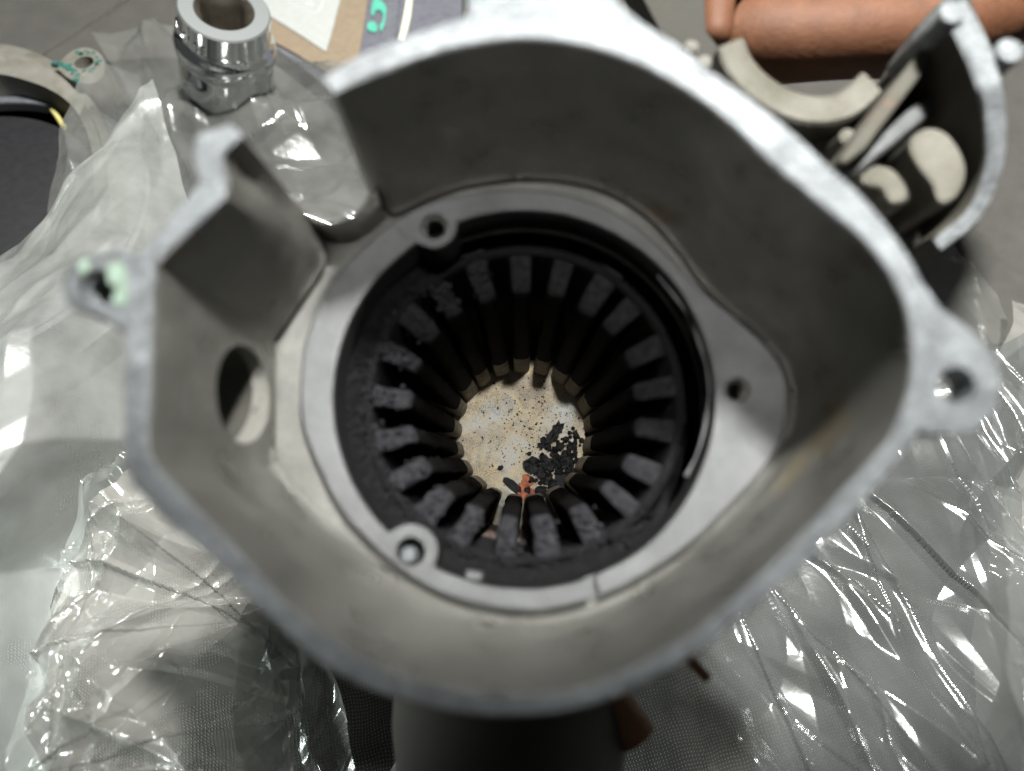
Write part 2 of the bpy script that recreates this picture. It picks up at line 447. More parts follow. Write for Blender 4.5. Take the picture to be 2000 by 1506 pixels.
# ================================================================== THE HEAT EXCHANGER
exch = empty('heat_exchanger', e2w((0, 0, HB)), ER)
tag(exch, 'open cast aluminium heat exchanger with sooty finned bore, tilted towards the viewer', 'heat exchanger')
EB = dict(parent=exch, off=(0, 0, HB))
RH = 3.4                                            # rim height above the ledge
colsA = [((655,182),(628,150),(738,392)), ((700,160),(690,110),(770,412)), ((800,120),(800,66),(830,385)),
 ((900,90),(905,32),(910,358)), ((1010,75),(985,20),(1010,343)), ((1130,85),(1160,10),(1110,348)),
 ((1240,120),(1290,62),(1195,372)), ((1350,180),(1390,135),(1270,420)), ((1440,250),(1480,200),(1325,480)),
 ((1500,310),(1560,265),(1365,537)), ((1560,360),(1630,330),(1395,572)), ((1620,410),(1690,385),(1430,605)),
 ((1700,480),(1755,465),(1480,650)), ((1755,560),(1800,540),(1520,690)), ((1778,640),(1825,610),(1541,725)),
 ((1782,720),(1832,700),(1550,775)), ((1770,780),(1822,790),(1548,830)), ((1740,850),(1795,846),(1530,880)),
 ((1680,920),(1735,930),(1495,935)), ((1600,1010),(1660,1015),(1450,985)), ((1500,1110),(1560,1115),(1385,1050)),
 ((1400,1200),(1440,1215),(1305,1112)), ((1300,1270),(1330,1300),(1220,1165)), ((1150,1340),(1165,1378),(1120,1205)),
 ((1000,1358),(1000,1402),(1030,1214)), ((860,1340),(840,1385),(930,1202)), ((740,1300),(690,1335),(850,1172)),
 ((640,1240),(590,1270),(770,1125)), ((560,1180),(500,1185),(715,1090)), ((480,1090),(420,1100),(660,1045)),
 ((400,1010),(335,1030),(595,985)), ((305,912),(252,945),(537,914))]
colsB = [((290,880),(236,890),(531,895)), ((298,560),(244,640),(531,662)), ((302,518),(262,505),(546,640)),
 ((440,385),(388,352),(630,515)), ((443,350),(372,305),(634,488)), ((432,300),(380,262),(626,455)),
 ((473,264),(445,238),(606,428))]
flat = crom([a + b_ + c_ for a, b_, c_ in colsA], 4)
for k in range(len(colsB)):
    p0 = np.array(sum((colsA[-1] if k == 0 else colsB[k - 1]), ()), float); p1 = np.array(sum(colsB[k], ()), float)
    for t in ((.5, 1.0) if k not in (1,) else (.15, .85, 1.0)): flat.append(p0 + (p1 - p0) * t)
Icol = [P(c[0], c[1], RH) for c in flat]
Ocol = [P(c[2], c[3], RH) for c in flat]
Lcol = [P(c[4], c[5], 0) for c in flat]
rows = []
for i in range(len(flat)):
    I, O, L = Icol[i], Ocol[i], Lcol[i]
    out = (O - I); out.z = 0; out.normalize()
    pts = [L + out * .0 + Vector((0, 0, -.28)), L + Vector((0, 0, -.04)) - out * .03, L + Vector((0, 0, .04)) + out * .02]
    for t in (.06, .14, .3, .5, .7, .86, .95, .985):
        p = L.lerp(I, t); p += out * (.06 * math.sin(min(t / .3, 1) * math.pi / 2)) * (1 - t)
        pts.append(p)
    jit = .012 * noise.noise(I * 3.0)
    pts += [I + Vector((0, 0, -.03)), I + out * .035 + Vector((0, 0, jit)), O - out * .05 + Vector((0, 0, jit)), O + Vector((0, 0, -.06)),
            O + Vector((0, 0, -.42)), I + out * .34 + Vector((0, 0, -.75)), L + out * .42 + Vector((0, 0, -.28))]
    rows.append([tuple(p) for p in pts])
mb = MB(); n = len(rows[0]); mrow = len(rows)
fs = [(i * n + j, i * n + (j + 1) % n, (i + 1) * n + (j + 1) % n, (i + 1) * n + j) for i in range(mrow - 1) for j in range(n)]
fs += [tuple(range(n))[::-1], tuple(range((mrow - 1) * n, mrow * n))]
mb.add([p for r in rows for p in r], fs)
housing = mb.mk('housing_wall', M['wall'], sharp=32, **EB)
housing.data.materials.append(M['rim'])
# the glow plug hole through the flat left wall
pc = P(478, 770, .92); pc2 = P(478, 770, 1.0)
nrm = Vector((-1, 0, -.12)).normalized()
fr = Matrix.Translation(pc) @ nrm.to_track_quat('Z', 'Y').to_matrix().to_4x4()
cutter = MB().lathe([(.86, -1.0), (.86, 1.2)], 40, frame=fr).mk('cutter', M['wall'], exch, off=(0, 0, HB))
cut(housing, [cutter])
# machined top face of the wall gets the bright material
for p in housing.data.polygons:
    zc = p.center.z / U + HB
    if zc > RH - .3 and p.normal.z > .35: p.material_index = 1
MB().lathe([(.865, .12), (.865, 1.25), (1.12, 1.25), (1.12, .12)], 40, closed=True, frame=fr).mk('plug_sleeve', M['olive'], **EB)

# sill at the bottom of the cable notch
top = crom([(606,428),(625,446),(665,452),(705,440),(745,405)], 6)
bot = crom([(592,408),(615,430),(660,432),(700,412),(732,362)], 6)
rows = []
for a, b_ in zip(top, bot):
    A = P(a[0], a[1], .35); B = P(b_[0], b_[1], .55)
    rows.append([(A.x, A.y, -.25), (A.x, A.y, .30), A.lerp(B, .25) + Vector((0, 0, .06)), A.lerp(B, .8) + Vector((0, 0, .05)), tuple(B), (B.x, B.y + .05, -.25)])
MB().grid(rows).mk('notch_sill', M['wall'], **EB)

def lug(name, outline, hole, hr, h1, thick, mat, hole_depth=None):
    poly = [tuple(P(x, y, h1))[:2] for x, y in outline]
    o = MB().prism(poly, h1 - thick, h1).mk(name, mat, exch, off=(0, 0, HB), bevel=.07)
    if hole:
        c = P(hole[0], hole[1], h1)
        ct = MB().lathe([(hr, h1 - 3), (hr, h1 - .12), (hr + .09, h1 + .3)], 32,
                        frame=Matrix.Translation((c.x, c.y, 0))).mk('cutter', mat, exch, off=(0, 0, HB))
        bake(o); cut(o, [ct])
    return o
def sm(pts, k=5): return [tuple(p) for p in crom(pts, k, True)]
right = lug('mounting_lug', sm([(1800,560),(1838,602),(1890,640),(1938,690),(1957,752),(1938,812),(1890,846),(1835,848),(1792,838),(1775,800),(1795,700)]),
            (1868,752), .235, RH - .012, .55, M['rim'])
left = lug('mounting_lug', sm([(252,492),(190,492),(140,510),(118,560),(140,602),(200,622),(236,650),(262,640),(266,560)]),
           (190,562), .25, RH - .02, .9, M['rim'])
topl = lug('mounting_lug', [(880,44),(905,32),(915,10),(905,-60),(1120,-110),(1200,-60),(1205,0),(1250,38),(1290,66),(1250,82),(1130,60),(1010,48)], None, 0, RH - .012, .6, M['rim'])
# screw thread in the left lug, green sealant smears on it
c = P(190, 562, RH)
for k in range(5):
    MB().lathe([(.235, -.02), (.205, .0), (.235, .02)], 24, frame=Matrix.Translation((c.x, c.y, RH - .14 - .13 * k)), cap0=False, cap1=False).mk('thread', M['rim'], left, off=(0, 0, HB))
for cx_, cy_, r0 in ((228, 535, .13), (236, 580, .10), (165, 520, .08), (240, 555, .07)):
    q = P(cx_, cy_, RH)
    poly = [(q.x + r0 * (1 + .5 * noise.noise(Vector((a * 1.7, cx_, 0)))) * math.cos(a), q.y + r0 * 1.4 * (1 + .5 * noise.noise(Vector((a * 1.7, cy_, 0)))) * math.sin(a)) for a in np.linspace(0, 2 * math.pi, 15)[:-1]]
    MB().prism(poly, RH - .03, RH + .015).mk('sealant_smear', M['sealant_pale'], left, off=(0, 0, HB))
# body below the ledge
prof = [(4.25, -.4), (4.2, -3), (4.0, -8), (3.9, HB + .3), (3.6, HB)]
MB().lathe([(4.1, -.4)] + prof + [(3.3, HB)], 64, cap0=False).mk('body', M['body'], **EB)
# machined ring with two drilled ears, a milled slot and a triangular ear on the right
ringout = sm([(585,760),(597,660),(640,560),(700,490),(760,438),(830,399),(930,374),(1030,370),(1130,385),(1220,425),(1300,490),(1350,545),
 (1400,590),(1460,640),(1510,690),(1535,735),(1540,780),(1530,850),(1490,920),(1440,975),(1370,1045),(1290,1105),(1200,1155),
 (1110,1185),(1030,1195),(930,1182),(850,1155),(780,1112),(720,1060),(660,990),(615,900),(590,830)], 6)
outp = [P(x, y, 0) for x, y in ringout]
ears = [(P(848, 442, 0), .43), (P(802, 1078, 0), .50)]
mb = MB(); nn = len(outp); rin = []
NR = 360
angs = [2 * math.pi * k / NR for k in range(NR)]
def rad_out(a):
    best = None
    d = Vector((math.cos(a), math.sin(a)))
    for i in range(nn):
        p, q = outp[i], outp[(i + 1) % nn]
        den = d.x * (q.y - p.y) - d.y * (q.x - p.x)
        if abs(den) < 1e-9: continue
        t = (p.x * (q.y - p.y) - p.y * (q.x - p.x)) / den
        u_ = (p.x * d.y - p.y * d.x) / den
        if t > 0 and -1e-6 <= u_ <= 1 + 1e-6: best = max(best or 0, t)
    return best or 4.0
def rad_in(a):
    r = 3.52 + .012 * noise.noise(Vector((math.cos(a) * 6, math.sin(a) * 6, 1)))
    d = Vector((math.cos(a), math.sin(a)))
    for c_, rr in ears:
        cc = Vector((c_.x, c_.y)); bq = d.dot(cc); disc = bq * bq - cc.length_squared + rr * rr
        if disc > 0 and bq > 0: r = min(r, max(bq - math.sqrt(disc), 2.8))
    return r
prof_v = []
for a in angs:
    ri, ro = rad_in(a), rad_out(a); ca, sa = math.cos(a), math.sin(a)
    for r_, z_ in ((ri, -1.0), (ri, -.06), (ri + .025, -.015), (ri + .07, 0), (ro - .05, 0), (ro, -.04), (ro, -1.0)):
        prof_v.append((r_ * ca, r_ * sa, z_))
k7 = 7
fs = [(i * k7 + j, i * k7 + (j + 1) % k7, ((i + 1) % NR) * k7 + (j + 1) % k7, ((i + 1) % NR) * k7 + j) for i in range(NR) for j in range(k7)]
ring = mk('machined_ring', prof_v, fs, M['ring'], sharp=35, **EB)
cts = []
for (x, y, r_, dep) in ((848, 442, .225, 2.2), (802, 1078, .24, 2.2), (1441, 762, .20, 2.2)):
    q = P(x, y, 0)
    cts.append(MB().lathe([(r_, -dep), (r_, -.05), (r_ + .07, .06)], 32, frame=Matrix.Translation((q.x, q.y, 0))).mk('cutter', M['ring'], exch, off=(0, 0, HB)))
for (a0, a1, wd, dp) in (((1145, 1100), (1172, 1215), .11, .16), ((745, 410), (795, 470), .018, .05), ((930, 350), (940, 415), .018, .05)):
    A = P(*a0, 0); B = P(*a1, 0); d = (B - A).normalized(); nn_ = Vector((-d.y, d.x, 0)) * wd
    poly = [tuple(p)[:2] for p in (A - d * .3 + nn_, A - d * .3 - nn_, B + d * .0 - nn_, B + d * .0 + nn_)]
    cts.append(MB().prism(poly, -dp, .4).mk('cutter', M['ring'], exch, off=(0, 0, HB)))
cut(ring, cts)
ring.data.materials.append(M['soot'])                 # the bore side of the ring is caked with soot
for p in ring.data.polygons:
    c_ = p.center / U
    if p.normal.z < .5 and p.normal.x * c_.x + p.normal.y * c_.y < 0 and c_.z + HB < -.12 and math.hypot(c_.x, c_.y) < 3.56:
        if min((Vector((c_.x, c_.y, 0)) - e_[0]).length for e_ in ears) > .3: p.material_index = 1
# ledge plate round the ring, dropping away below it so that the drilled holes stay open
Lp = [l for l in Lcol] + [P(x, y, 0) for x, y in ((650,432),(700,420))]
rows = [[(l.x, l.y, -.25) for l in Lp + Lp[:1]], [], [], []]
for l in Lp + Lp[:1]:
    a_ = math.atan2(l.y, l.x); L_ = math.hypot(l.x, l.y); ca, sa = math.cos(a_), math.sin(a_)
    r1 = min(rad_out(a_) - .10, L_ - .03)
    for k, (r_, z_) in enumerate(((r1, -.2), (r1 - .01, -1.45), (min(3.62, r1 - .02), -1.5))):
        rows[k + 1].append((r_ * ca, r_ * sa, z_))
MB().grid(rows).mk('ledge', M['rough'], **EB)
# bright stud end in the lower ear and dark plug below the others
q = P(797, 1086, -.15)
MB().lathe([(.02, .16), (.10, .14), (.15, .07), (.17, -.05), (.17, -.5)], 24, frame=Matrix.Translation((q.x, q.y, -.22))).mk('stud', M['rim'], ring, off=(0, 0, HB))
for (x, y, r_) in ((848, 442, .225), (1441, 762, .20)):
    q = P(x, y, 0)
    for k in range(4):
        MB().lathe([(r_ + .01, -.03), (r_ - .03, .0), (r_ + .01, .03)], 28, frame=Matrix.Translation((q.x, q.y, -.14 - .09 * k)), cap0=False, cap1=False).mk('thread', M['wall'], ring, off=(0, 0, HB))
# leftover bead of gasket round the right edge of the bore
bead = crom([(1285,540),(1318,580),(1342,612),(1358,645),(1369,680),(1380,715),(1386,755),(1382,800),(1374,845),(1360,890),(1340,930)], 6)
pts = [P(x, y, -.36) for x, y in bead]
rads = [max(.008, .028 + .045 * noise.noise(p * 1.9)) for p in pts]
MB().tube(pts, rads, 8).mk('gasket_remnant', M['ring'], **EB)
# small cast tab below the bore
q = [tuple(P(x, y, -.1))[:2] for x, y in ((912,1115),(942,1120),(940,1135),(908,1130))]
MB().prism(q, -.4, -.07).mk('locating_tab', M['ring'], exch, off=(0, 0, HB), bevel=.02)

# soot-covered shelf, then the slots between the fins
rows = []
NA = 420
rs = [3.11] + list(np.linspace(3.13, 3.72, 26))
for r_ in rs:
    row = []
    for k in range(NA + 1):
        a = 2 * math.pi * (k % NA) / NA; ca, sa = math.cos(a), math.sin(a)
        deg = math.degrees(a)
        s = 1 / (1 + math.exp(-(math.cos(a - math.radians(35)) - .25) * 7))     # trench up and right
        trench = (r_ - 3.30) / .2; trench = min(max(trench, 0), 1)
        z = -1.46 - trench * 1.5 * s + (1 - s) * .45 * trench
        p = Vector((ca * r_, sa * r_, 0))
        crust = noise.noise(p * 3.2) * .5 + abs(noise.noise(p * 7)) * .7 + noise.noise(p * 15) * .4 - .1
        z += crust * (.26 if s < .5 else .06) * (.12 + .88 * min(max((r_ - 3.15) / .2, 0), 1))
        z += .075 * math.exp(-((r_ - 3.17) / .08) ** 2)
        if r_ == 3.11: z = -1.6
        row.append((p.x, p.y, z))
    rows.append(row)
rows = [[(rows[0][k][0], rows[0][k][1], HB + .9) for k in range(NA + 1)]] + rows
MB().grid(rows).mk('chamber_wall', M['soot'], sharp=180, **EB)
# loose carbon lumps caked on the shelf and on the fin tops
t_ = (1 + 5 ** .5) / 2
ICO_V = [Vector(p).normalized() for p in ((-1, t_, 0), (1, t_, 0), (-1, -t_, 0), (1, -t_, 0), (0, -1, t_), (0, 1, t_), (0, -1, -t_), (0, 1, -t_), (t_, 0, -1), (t_, 0, 1), (-t_, 0, -1), (-t_, 0, 1))]
ICO_F = [(0,11,5),(0,5,1),(0,1,7),(0,7,10),(0,10,11),(1,5,9),(5,11,4),(11,10,2),(10,7,6),(7,1,8),(3,9,4),(3,4,2),(3,2,6),(3,6,8),(3,8,9),(4,9,5),(2,4,11),(6,2,10),(8,6,7),(9,8,1)]
lr = random.Random(77); lumps = MB(); crumbs = MB()
for i in range(1500):
    if i < 1150:
        a = math.radians(lr.gauss(215, 62)); r_ = lr.uniform(3.1, 3.56); z = -1.42 + .5 * max(0, r_ - 3.3)
        if math.cos(a - math.radians(35)) > .1: continue
    else:
        a = math.radians(6 + 360 / 21 * lr.choice(range(6, 18)) + lr.gauss(0, 2.6)); r_ = lr.uniform(2.5, 3.12); z = -1.45 - (3.17 - r_) * .56
    sz_ = .02 + .075 * lr.random() ** 2.2
    rot = Matrix.Rotation(lr.random() * 6, 3, 'X') @ Matrix.Rotation(lr.random() * 6, 3, 'Z')
    (lumps if i < 1150 else crumbs).add([Vector((r_ * math.cos(a), r_ * math.sin(a), z)) + rot @ (p * sz_ * lr.uniform(.65, 1.25)) for p in ICO_V], ICO_F)
o = lumps.mk('carbon_lumps', M['soot'], sharp=180, **EB); o['kind'] = 'stuff'
o = crumbs.mk('carbon_crumbs', M['fin'], sharp=180, **EB); o['kind'] = 'stuff'
# chamber floor
rows = []
HF = -10.6
for r_ in np.linspace(.01, 3.2, 26):
    rows.append([(r_ * math.cos(2 * math.pi * k / 96), r_ * math.sin(2 * math.pi * k / 96),
                  HF + .03 * noise.noise(Vector((r_ * math.cos(2 * math.pi * k / 96), r_ * math.sin(2 * math.pi * k / 96), 4)) * 1.5)) for k in range(97)])
MB().grid(rows).mk('chamber_floor', M['floor'], sharp=180, **EB)

# 21 cast fins
NF = 21
def fin(k):
    a = math.radians(6 + 360 / NF * k)
    left_side = math.cos(a - math.radians(205)) > .1
    rk = random.Random(300 + k); a += math.radians(rk.uniform(-1.3, 1.3)); wk = rk.uniform(.86, 1.12); jk = rk.uniform(-.05, .06)
    rin_levels = [(HF - .1, 2.00, .27), (HF + .5, 2.01, .265), (HF + 1, 2.03, .26)]
    for t in np.linspace(.15, 1, 16):
        rin_levels.append((HF + 1 + (8.45 - 1) * t - .0, 2.03 + .36 * t ** 1.1, .26 - .05 * t))
    rin_levels += [(-2.04, 2.38, .20), (-1.94, 2.41, .205), (-1.85, 2.50, .21), (-1.76, 2.66, .22), (-1.66, 2.84, .23), (-1.56, 3.02, .24), (-1.47, 3.17, .245)]
    v = []; f = []
    sec = None
    NT = 7; NS = 7
    for (h, ri, th) in rin_levels:
        loop = []
        ro = 3.2; th *= wk; ri = min(ri + jk * (h > -9), 3.18)
        rc = ri + th * .8
        for s in range(NS): loop.append((ro + (rc - ro) * s / NS, -th))
        for s in range(NT + 1):
            an = -math.pi / 2 + math.pi * s / NT
            ce, se = abs(math.cos(an)) ** .6, math.copysign(abs(math.sin(an)) ** .6, an); loop.append((rc - th * .8 * ce, th * se))
        for s in range(1, NS + 1): loop.append((rc + (ro - rc) * s / NS, th))
        sec = len(loop)
        for (x, y) in loop:
            p = Vector((x, y, h))
            nn1 = noise.noise(Vector((x * 5, y * 5 + k * 3.7, h * 3))) * .5 + noise.noise(Vector((x * 13, y * 13 + k * 2.1, h * 9))) * .4
            am = (.10 if left_side else .03) * min(max((h - HF - .9) / 3, 0), 1)
            p.y += am * nn1 * (1 if y > 0 else -1); p.x -= am * .8 * nn1
            p.z += am * .9 * nn1 * (h > -3)
            q = Matrix.Rotation(a, 3, 'Z') @ p
            v.append(tuple(q))
    nl = len(rin_levels)
    for i in range(nl - 1):
        for j in range(sec - 1):
            f.append((i * sec + j, i * sec + j + 1, (i + 1) * sec + j + 1, (i + 1) * sec + j))
    f.append(tuple(range((nl - 1) * sec, nl * sec)))
    return mk('fin', v, f, M['fin'], sharp=180, **EB)
for k in range(NF): fin(k)

# casting outside the rim: plate, saddle, cup with bosses
def eprism(name, outline, h0, h1, mat, bevel=.05, parent=None):
    poly = [tuple(P(x, y, h1))[:2] for x, y in outline]
    return MB().prism(poly, h0, h1).mk(name, mat, parent or exch, off=(0, 0, HB), bevel=bevel)
eprism('side_plate', [(1195,-120),(1372,-120),(1380,60),(1420,112),(1470,180),(1530,222),(1600,245),(1660,232),(1735,150),(1800,40),(1880,-40),(1935,80),(1965,200),(1955,320),(1900,430),(1800,492),(1700,440),(1600,340),(1450,215),(1330,140)], -1.6, -.7, M['olive'])
arc = crom([(1428,82),(1448,128),(1490,172),(1545,203),(1605,214),(1660,200),(1705,160)], 6)
rows = []
for i, c_ in enumerate(arc):
    nx_ = arc[min(i + 1, len(arc) - 1)] - arc[max(i - 1, 0)]; nx_ = nx_ / np.linalg.norm(nx_); nr_ = np.array((-nx_[1], nx_[0])) * 29
    A = P(c_[0] - nr_[0], c_[1] - nr_[1], .1); B = P(c_[0] + nr_[0], c_[1] + nr_[1], .1)
    rows.append([(A.x, A.y, -1.0), (A.x, A.y, .04), tuple(A.lerp(B, .1)), tuple(A.lerp(B, .9)), (B.x, B.y, .04), (B.x, B.y, -1.0)])
n = 6
fs = [(i * n + j, i * n + (j + 1) % n, (i + 1) * n + (j + 1) % n, (i + 1) * n + j) for i in range(len(rows) - 1) for j in range(n)] + [tuple(range(n))[::-1], tuple(range((len(rows) - 1) * n, len(rows) * n))]
MB().add([p for r in rows for p in r], fs).mk('saddle', M['plate'], **EB)
# cup wall on the far right
arc = crom([(1862,12),(1895,60),(1925,130),(1944,210),(1946,290),(1930,360),(1895,425),(1830,478)], 6)
rows = []
for i, c_ in enumerate(arc):
    t = i / (len(arc) - 1)
    hh = 1.7 - 1.5 * max(0, (t - .35) / .65)
    wd = 30 - 14 * t
    nx_ = arc[min(i + 1, len(arc) - 1)] - arc[max(i - 1, 0)]; nx_ = nx_ / np.linalg.norm(nx_); nr_ = np.array((-nx_[1], nx_[0])) * wd
    A = P(c_[0] - nr_[0], c_[1] - nr_[1], hh); B = P(c_[0] + nr_[0], c_[1] + nr_[1], hh)
    rows.append([(A.x, A.y, -1.2), (A.x, A.y, hh - .06), tuple(A.lerp(B, .12)), tuple(A.lerp(B, .88)), (B.x, B.y, hh - .06), (B.x, B.y, -1.2)])
fs = [(i * n + j, i * n + (j + 1) % n, (i + 1) * n + (j + 1) % n, (i + 1) * n + j) for i in range(len(rows) - 1) for j in range(n)] + [tuple(range(n))[::-1], tuple(range((len(rows) - 1) * n, len(rows) * n))]
cup = MB().add([p for r in rows for p in r], fs).mk('cup_wall', M['body'], **EB)
cup.data.materials.append(M['rim'])
for p in cup.data.polygons:
    if p.normal.z > .5: p.material_index = 1
for (x, y, h_) in ((1862, 22, 1.8), (1974, 98, 1.7)):
    q = P(x, y, h_)
    MB().lathe([(.24, -1.8), (.24, -.05), (.20, 0), (.0, .02)], 24, frame=Matrix.Translation((q.x, q.y, h_))).mk('bolt', M['rim'], **EB)
# diagonal rib and the upright web behind it
eprism('rib', [(1868,128),(1902,160),(1700,322),(1660,352),(1640,335)], -.9, .55, M['ring'], .1)
eprism('web', [(1848,30),(1872,50),(1690,292),(1650,322),(1640,312),(1690,240)], -.9, 1.0, M['body'], .06)
eprism('boss', sm([(1778,275),(1808,250),(1848,258),(1880,300),(1888,345),(1870,385),(1838,398),(1822,360),(1790,318)], 4), -.9, 1.0, M['plate'], .3)
eprism('boss', sm([(1685,340),(1712,320),(1748,328),(1774,360),(1780,390),(1755,402),(1738,392),(1722,370),(1690,362)], 4), -.9, .9, M['plate'], .22)
q = P(1658, 265, .2)
MB().lathe([(.16, -1), (.16, -.05), (.1, 0)], 20, frame=Matrix.Translation((q.x, q.y, .2))).mk('pin', M['pale'], **EB)
for (x, y) in ((1352, 88), (1378, 118)):
    q = P(x, y, .6)
    MB().lathe([(.13, -1.5), (.13, -.05), (.08, 0)], 20, frame=Matrix.Translation((q.x, q.y, .6))).mk('pin', M['pale'], **EB)
# pipe boss and rusty exhaust stub on the near side
A = P(1000, 1330, -4.2); B = P(990, 1560, -1.6)
MB().tube([A, A.lerp(B, .5), B, B + (B - A) * .4], [2.7, 2.5, 2.1, 1.9], 40).mk('inlet_pipe', M['olive'], **EB)
A = P(1150, 1310, -2.4); B = P(1245, 1440, -2.4)
MB().tube([A, A.lerp(B, .5), B], [.42, .42, .42], 28).mk('exhaust_stub', M['rust'], **EB)
A = P(1330, 1270, -1.0); B = P(1382, 1326, -1.0)
MB().tube([A, B], [.10, .10], 16).mk('drain_pin', M['rust'], **EB)

# ------------------------------------------------------------------ flakes on the chamber floor
def flake_mesh(name, s, th, mat, seed, elong=1.0, n=9):
    rnd = random.Random(seed)
    top = []; bot = []
    for k in range(n):
        a = 2 * math.pi * k / n + rnd.uniform(-.2, .2); r = s * rnd.uniform(.65, 1.15)
        x, y = r * math.cos(a) * elong, r * math.sin(a)
        top.append((x * .85, y * .85, th + rnd.uniform(-.3, .3) * th)); bot.append((x, y, rnd.uniform(0, .3) * th))
    v = bot + top + [(rnd.uniform(-.2, .2) * s, rnd.uniform(-.2, .2) * s, th * rnd.uniform(.8, 1.6))]
    f = [tuple(range(n))[::-1]] + [(k, (k + 1) % n, n + (k + 1) % n, n + k) for k in range(n)] + [(n + k, n + (k + 1) % n, 2 * n) for k in range(n)]
    me = mk(name, v, f, mat, sharp=30)
    return me
def put(o, x, y, h, rz, tilt=(0, 0)):
    rot = ER @ Matrix.Rotation(rz, 3, 'Z') @ Matrix.Rotation(tilt[0], 3, 'X') @ Matrix.Rotation(tilt[1], 3, 'Y')
    o.matrix_world = Matrix.Translation(e2w((x, y, h)) * U) @ rot.to_4x4()
HFm = HF + .02
def pf(x, y): q = P(x, y, HFm); return q.x, q.y
big = [(1083, 846, .20, .16, 2.3, 1.0, 'carbon_flake', 'long black carbon lump lying apart, above the flake heap', 'carbon'),
       (1040, 908, .29, .14, 1.1, .4, 'carbon_flake', 'round dished black carbon flake at the left end of the heap', 'carbon'),
       (1066, 902, .24, .2, 1.5, 1.9, 'carbon_flake', 'tall upright black carbon flake right of the round dished one', 'carbon'),
       (1064, 932, .27, .16, 1.2, 2.4, 'carbon_flake', 'broad black carbon flake in the middle of the heap', 'carbon'),
       (1108, 905, .25, .16, 1.2, .2, 'carbon_flake', 'thick black carbon flake in the upper heap near the right fins', 'carbon'),
       (1095, 945, .30, .14, 1.3, 1.0, 'carbon_flake', 'wide dark carbon flake low in the heap with pinkish specks', 'carbon'),
       (977, 914, .09, .06, 1.4, .6, 'carbon_flake', 'small lone black flake on the bare floor left of the heap', 'carbon'),
       (1028, 962, .30, .05, 1.5, -.3, 'rust_flake', 'bright orange rusty scale flake at the foot of the near fins', 'orange'),
       (1030, 938, .22, .06, 1.1, 1.2, 'rust_flake', 'reddish brown scale flake tucked between carbon heap and orange flake', 'orange'),
       (1000, 948, .17, .05, 2.2, -.55, 'carbon_flake', 'thin dark pointed flake beside the orange rusty scale', 'carbon'),
       (1058, 962, .24, .12, 1.2, .9, 'carbon_flake', 'dark carbon flake touching the right edge of the orange scale', 'carbon')]
for i, (x, y, s, th, el, rz, nm, lab, mt) in enumerate(big):
    o = flake_mesh(nm, s, th, M[mt], 50 + i, el, 12); qx, qy = pf(x, y)
    put(o, qx, qy, HFm, rz, (random.uniform(-.15, .15), random.uniform(-.15, .15)))
    tag(o, lab, 'flake')
protos = [flake_mesh('carbon_flake', .13, .09, M['carbon'], 200 + i, random.uniform(1, 1.7), 8).data for i in range(7)]
for o in [o for o in bpy.data.objects if o.data in protos]: bpy.data.objects.remove(o)
rnd = random.Random(4)
cnt = 0
while cnt < 220:
    t = rnd.random()
    x = 1060 + 95 * rnd.gauss(.35, .42); y = 925 - (x - 1060) * .55 + rnd.gauss(0, 34)
    if not (1030 < x < 1165 and 815 < y < 985): continue
    qx, qy = pf(x, y)
    if math.hypot(qx, qy) > 2.35: continue
    o = bpy.data.objects.new('carbon_flake', rnd.choice(protos)); COL.objects.link(o)
    sc_ = .28 + .75 * rnd.random() ** 1.8
    put(o, qx, qy, HFm + rnd.random() * .12, rnd.random() * 6.3, (rnd.uniform(-.5, .5), rnd.uniform(-.5, .5)))
    o.scale = (sc_, sc_, sc_)
    tag(o, 'small black carbon flake in the loose heap on the chamber floor', 'flake', 'small flakes heaped on the chamber floor')
    cnt += 1
mb = MB()
for i in range(1300):
    x, y = rnd.gauss(.35, 1.1), rnd.gauss(.15, 1.1)
    if math.hypot(x, y) > 2.4: continue
    s = .008 + .034 * rnd.random() ** 4
    pts_ = [(x + s * rnd.uniform(.5, 1.2) * math.cos(q), y + s * rnd.uniform(.5, 1.2) * math.sin(q)) for q in (0, 1.6, 3.1, 4.6)]
    mb.prism(pts_, HFm - .03, HFm + .02 + s * .4)
o = mb.mk('soot_specks', M['carbon'], sharp=30); o.matrix_world = Matrix.Translation(EO * U) @ ER.to_4x4()
o['kind'] = 'stuff'; tag(o, 'fine black soot specks scattered over the pale chamber floor', 'soot')

# ================================================================== SOCKET
sd = (ray(500, 1440)).normalized()                  # down along the socket axis
sz = -sd
topc = CAMP + ray(438, 18) * 30.0
R0 = 86 / F * 30.0
base = topc + sd * (R0 * 3.05)
srot = Matrix.Rotation(0.0, 3, 'Z')
sxv = (Vector((1, 0, 0)) - sz * sz.x).normalized(); syv = sz.cross(sxv)
SR = Matrix((sxv, syv, sz)).transposed()
sock = empty('wrench_socket', base, SR)
tag(sock, 'shiny chrome drive socket standing upright on the plastic film', 'socket')
SH = R0 * 3.05
q = R0
MB().lathe([(.60 * q, SH - 1.2 * q), (.62 * q, SH - .06 * q), (.66 * q, SH), (.97 * q, SH), (1.0 * q, SH - .04 * q)], 72, cap1=False).mk('drive_face', M['satin'], sock)
MB().lathe([(1.0 * q, SH - .035 * q), (1.02 * q, SH - .5 * q), (1.04 * q, SH - .68 * q), (1.10 * q, SH - .78 * q), (1.155 * q, SH - .92 * q), (1.15 * q, SH - 1.08 * q),
            (1.09 * q, SH - 1.2 * q), (1.08 * q, SH - 1.3 * q), (1.10 * q, SH - 1.5 * q), (1.11 * q, .1 * q), (1.05 * q, 0)], 72, cap0=False).mk('barrel', M['chrome'], sock)
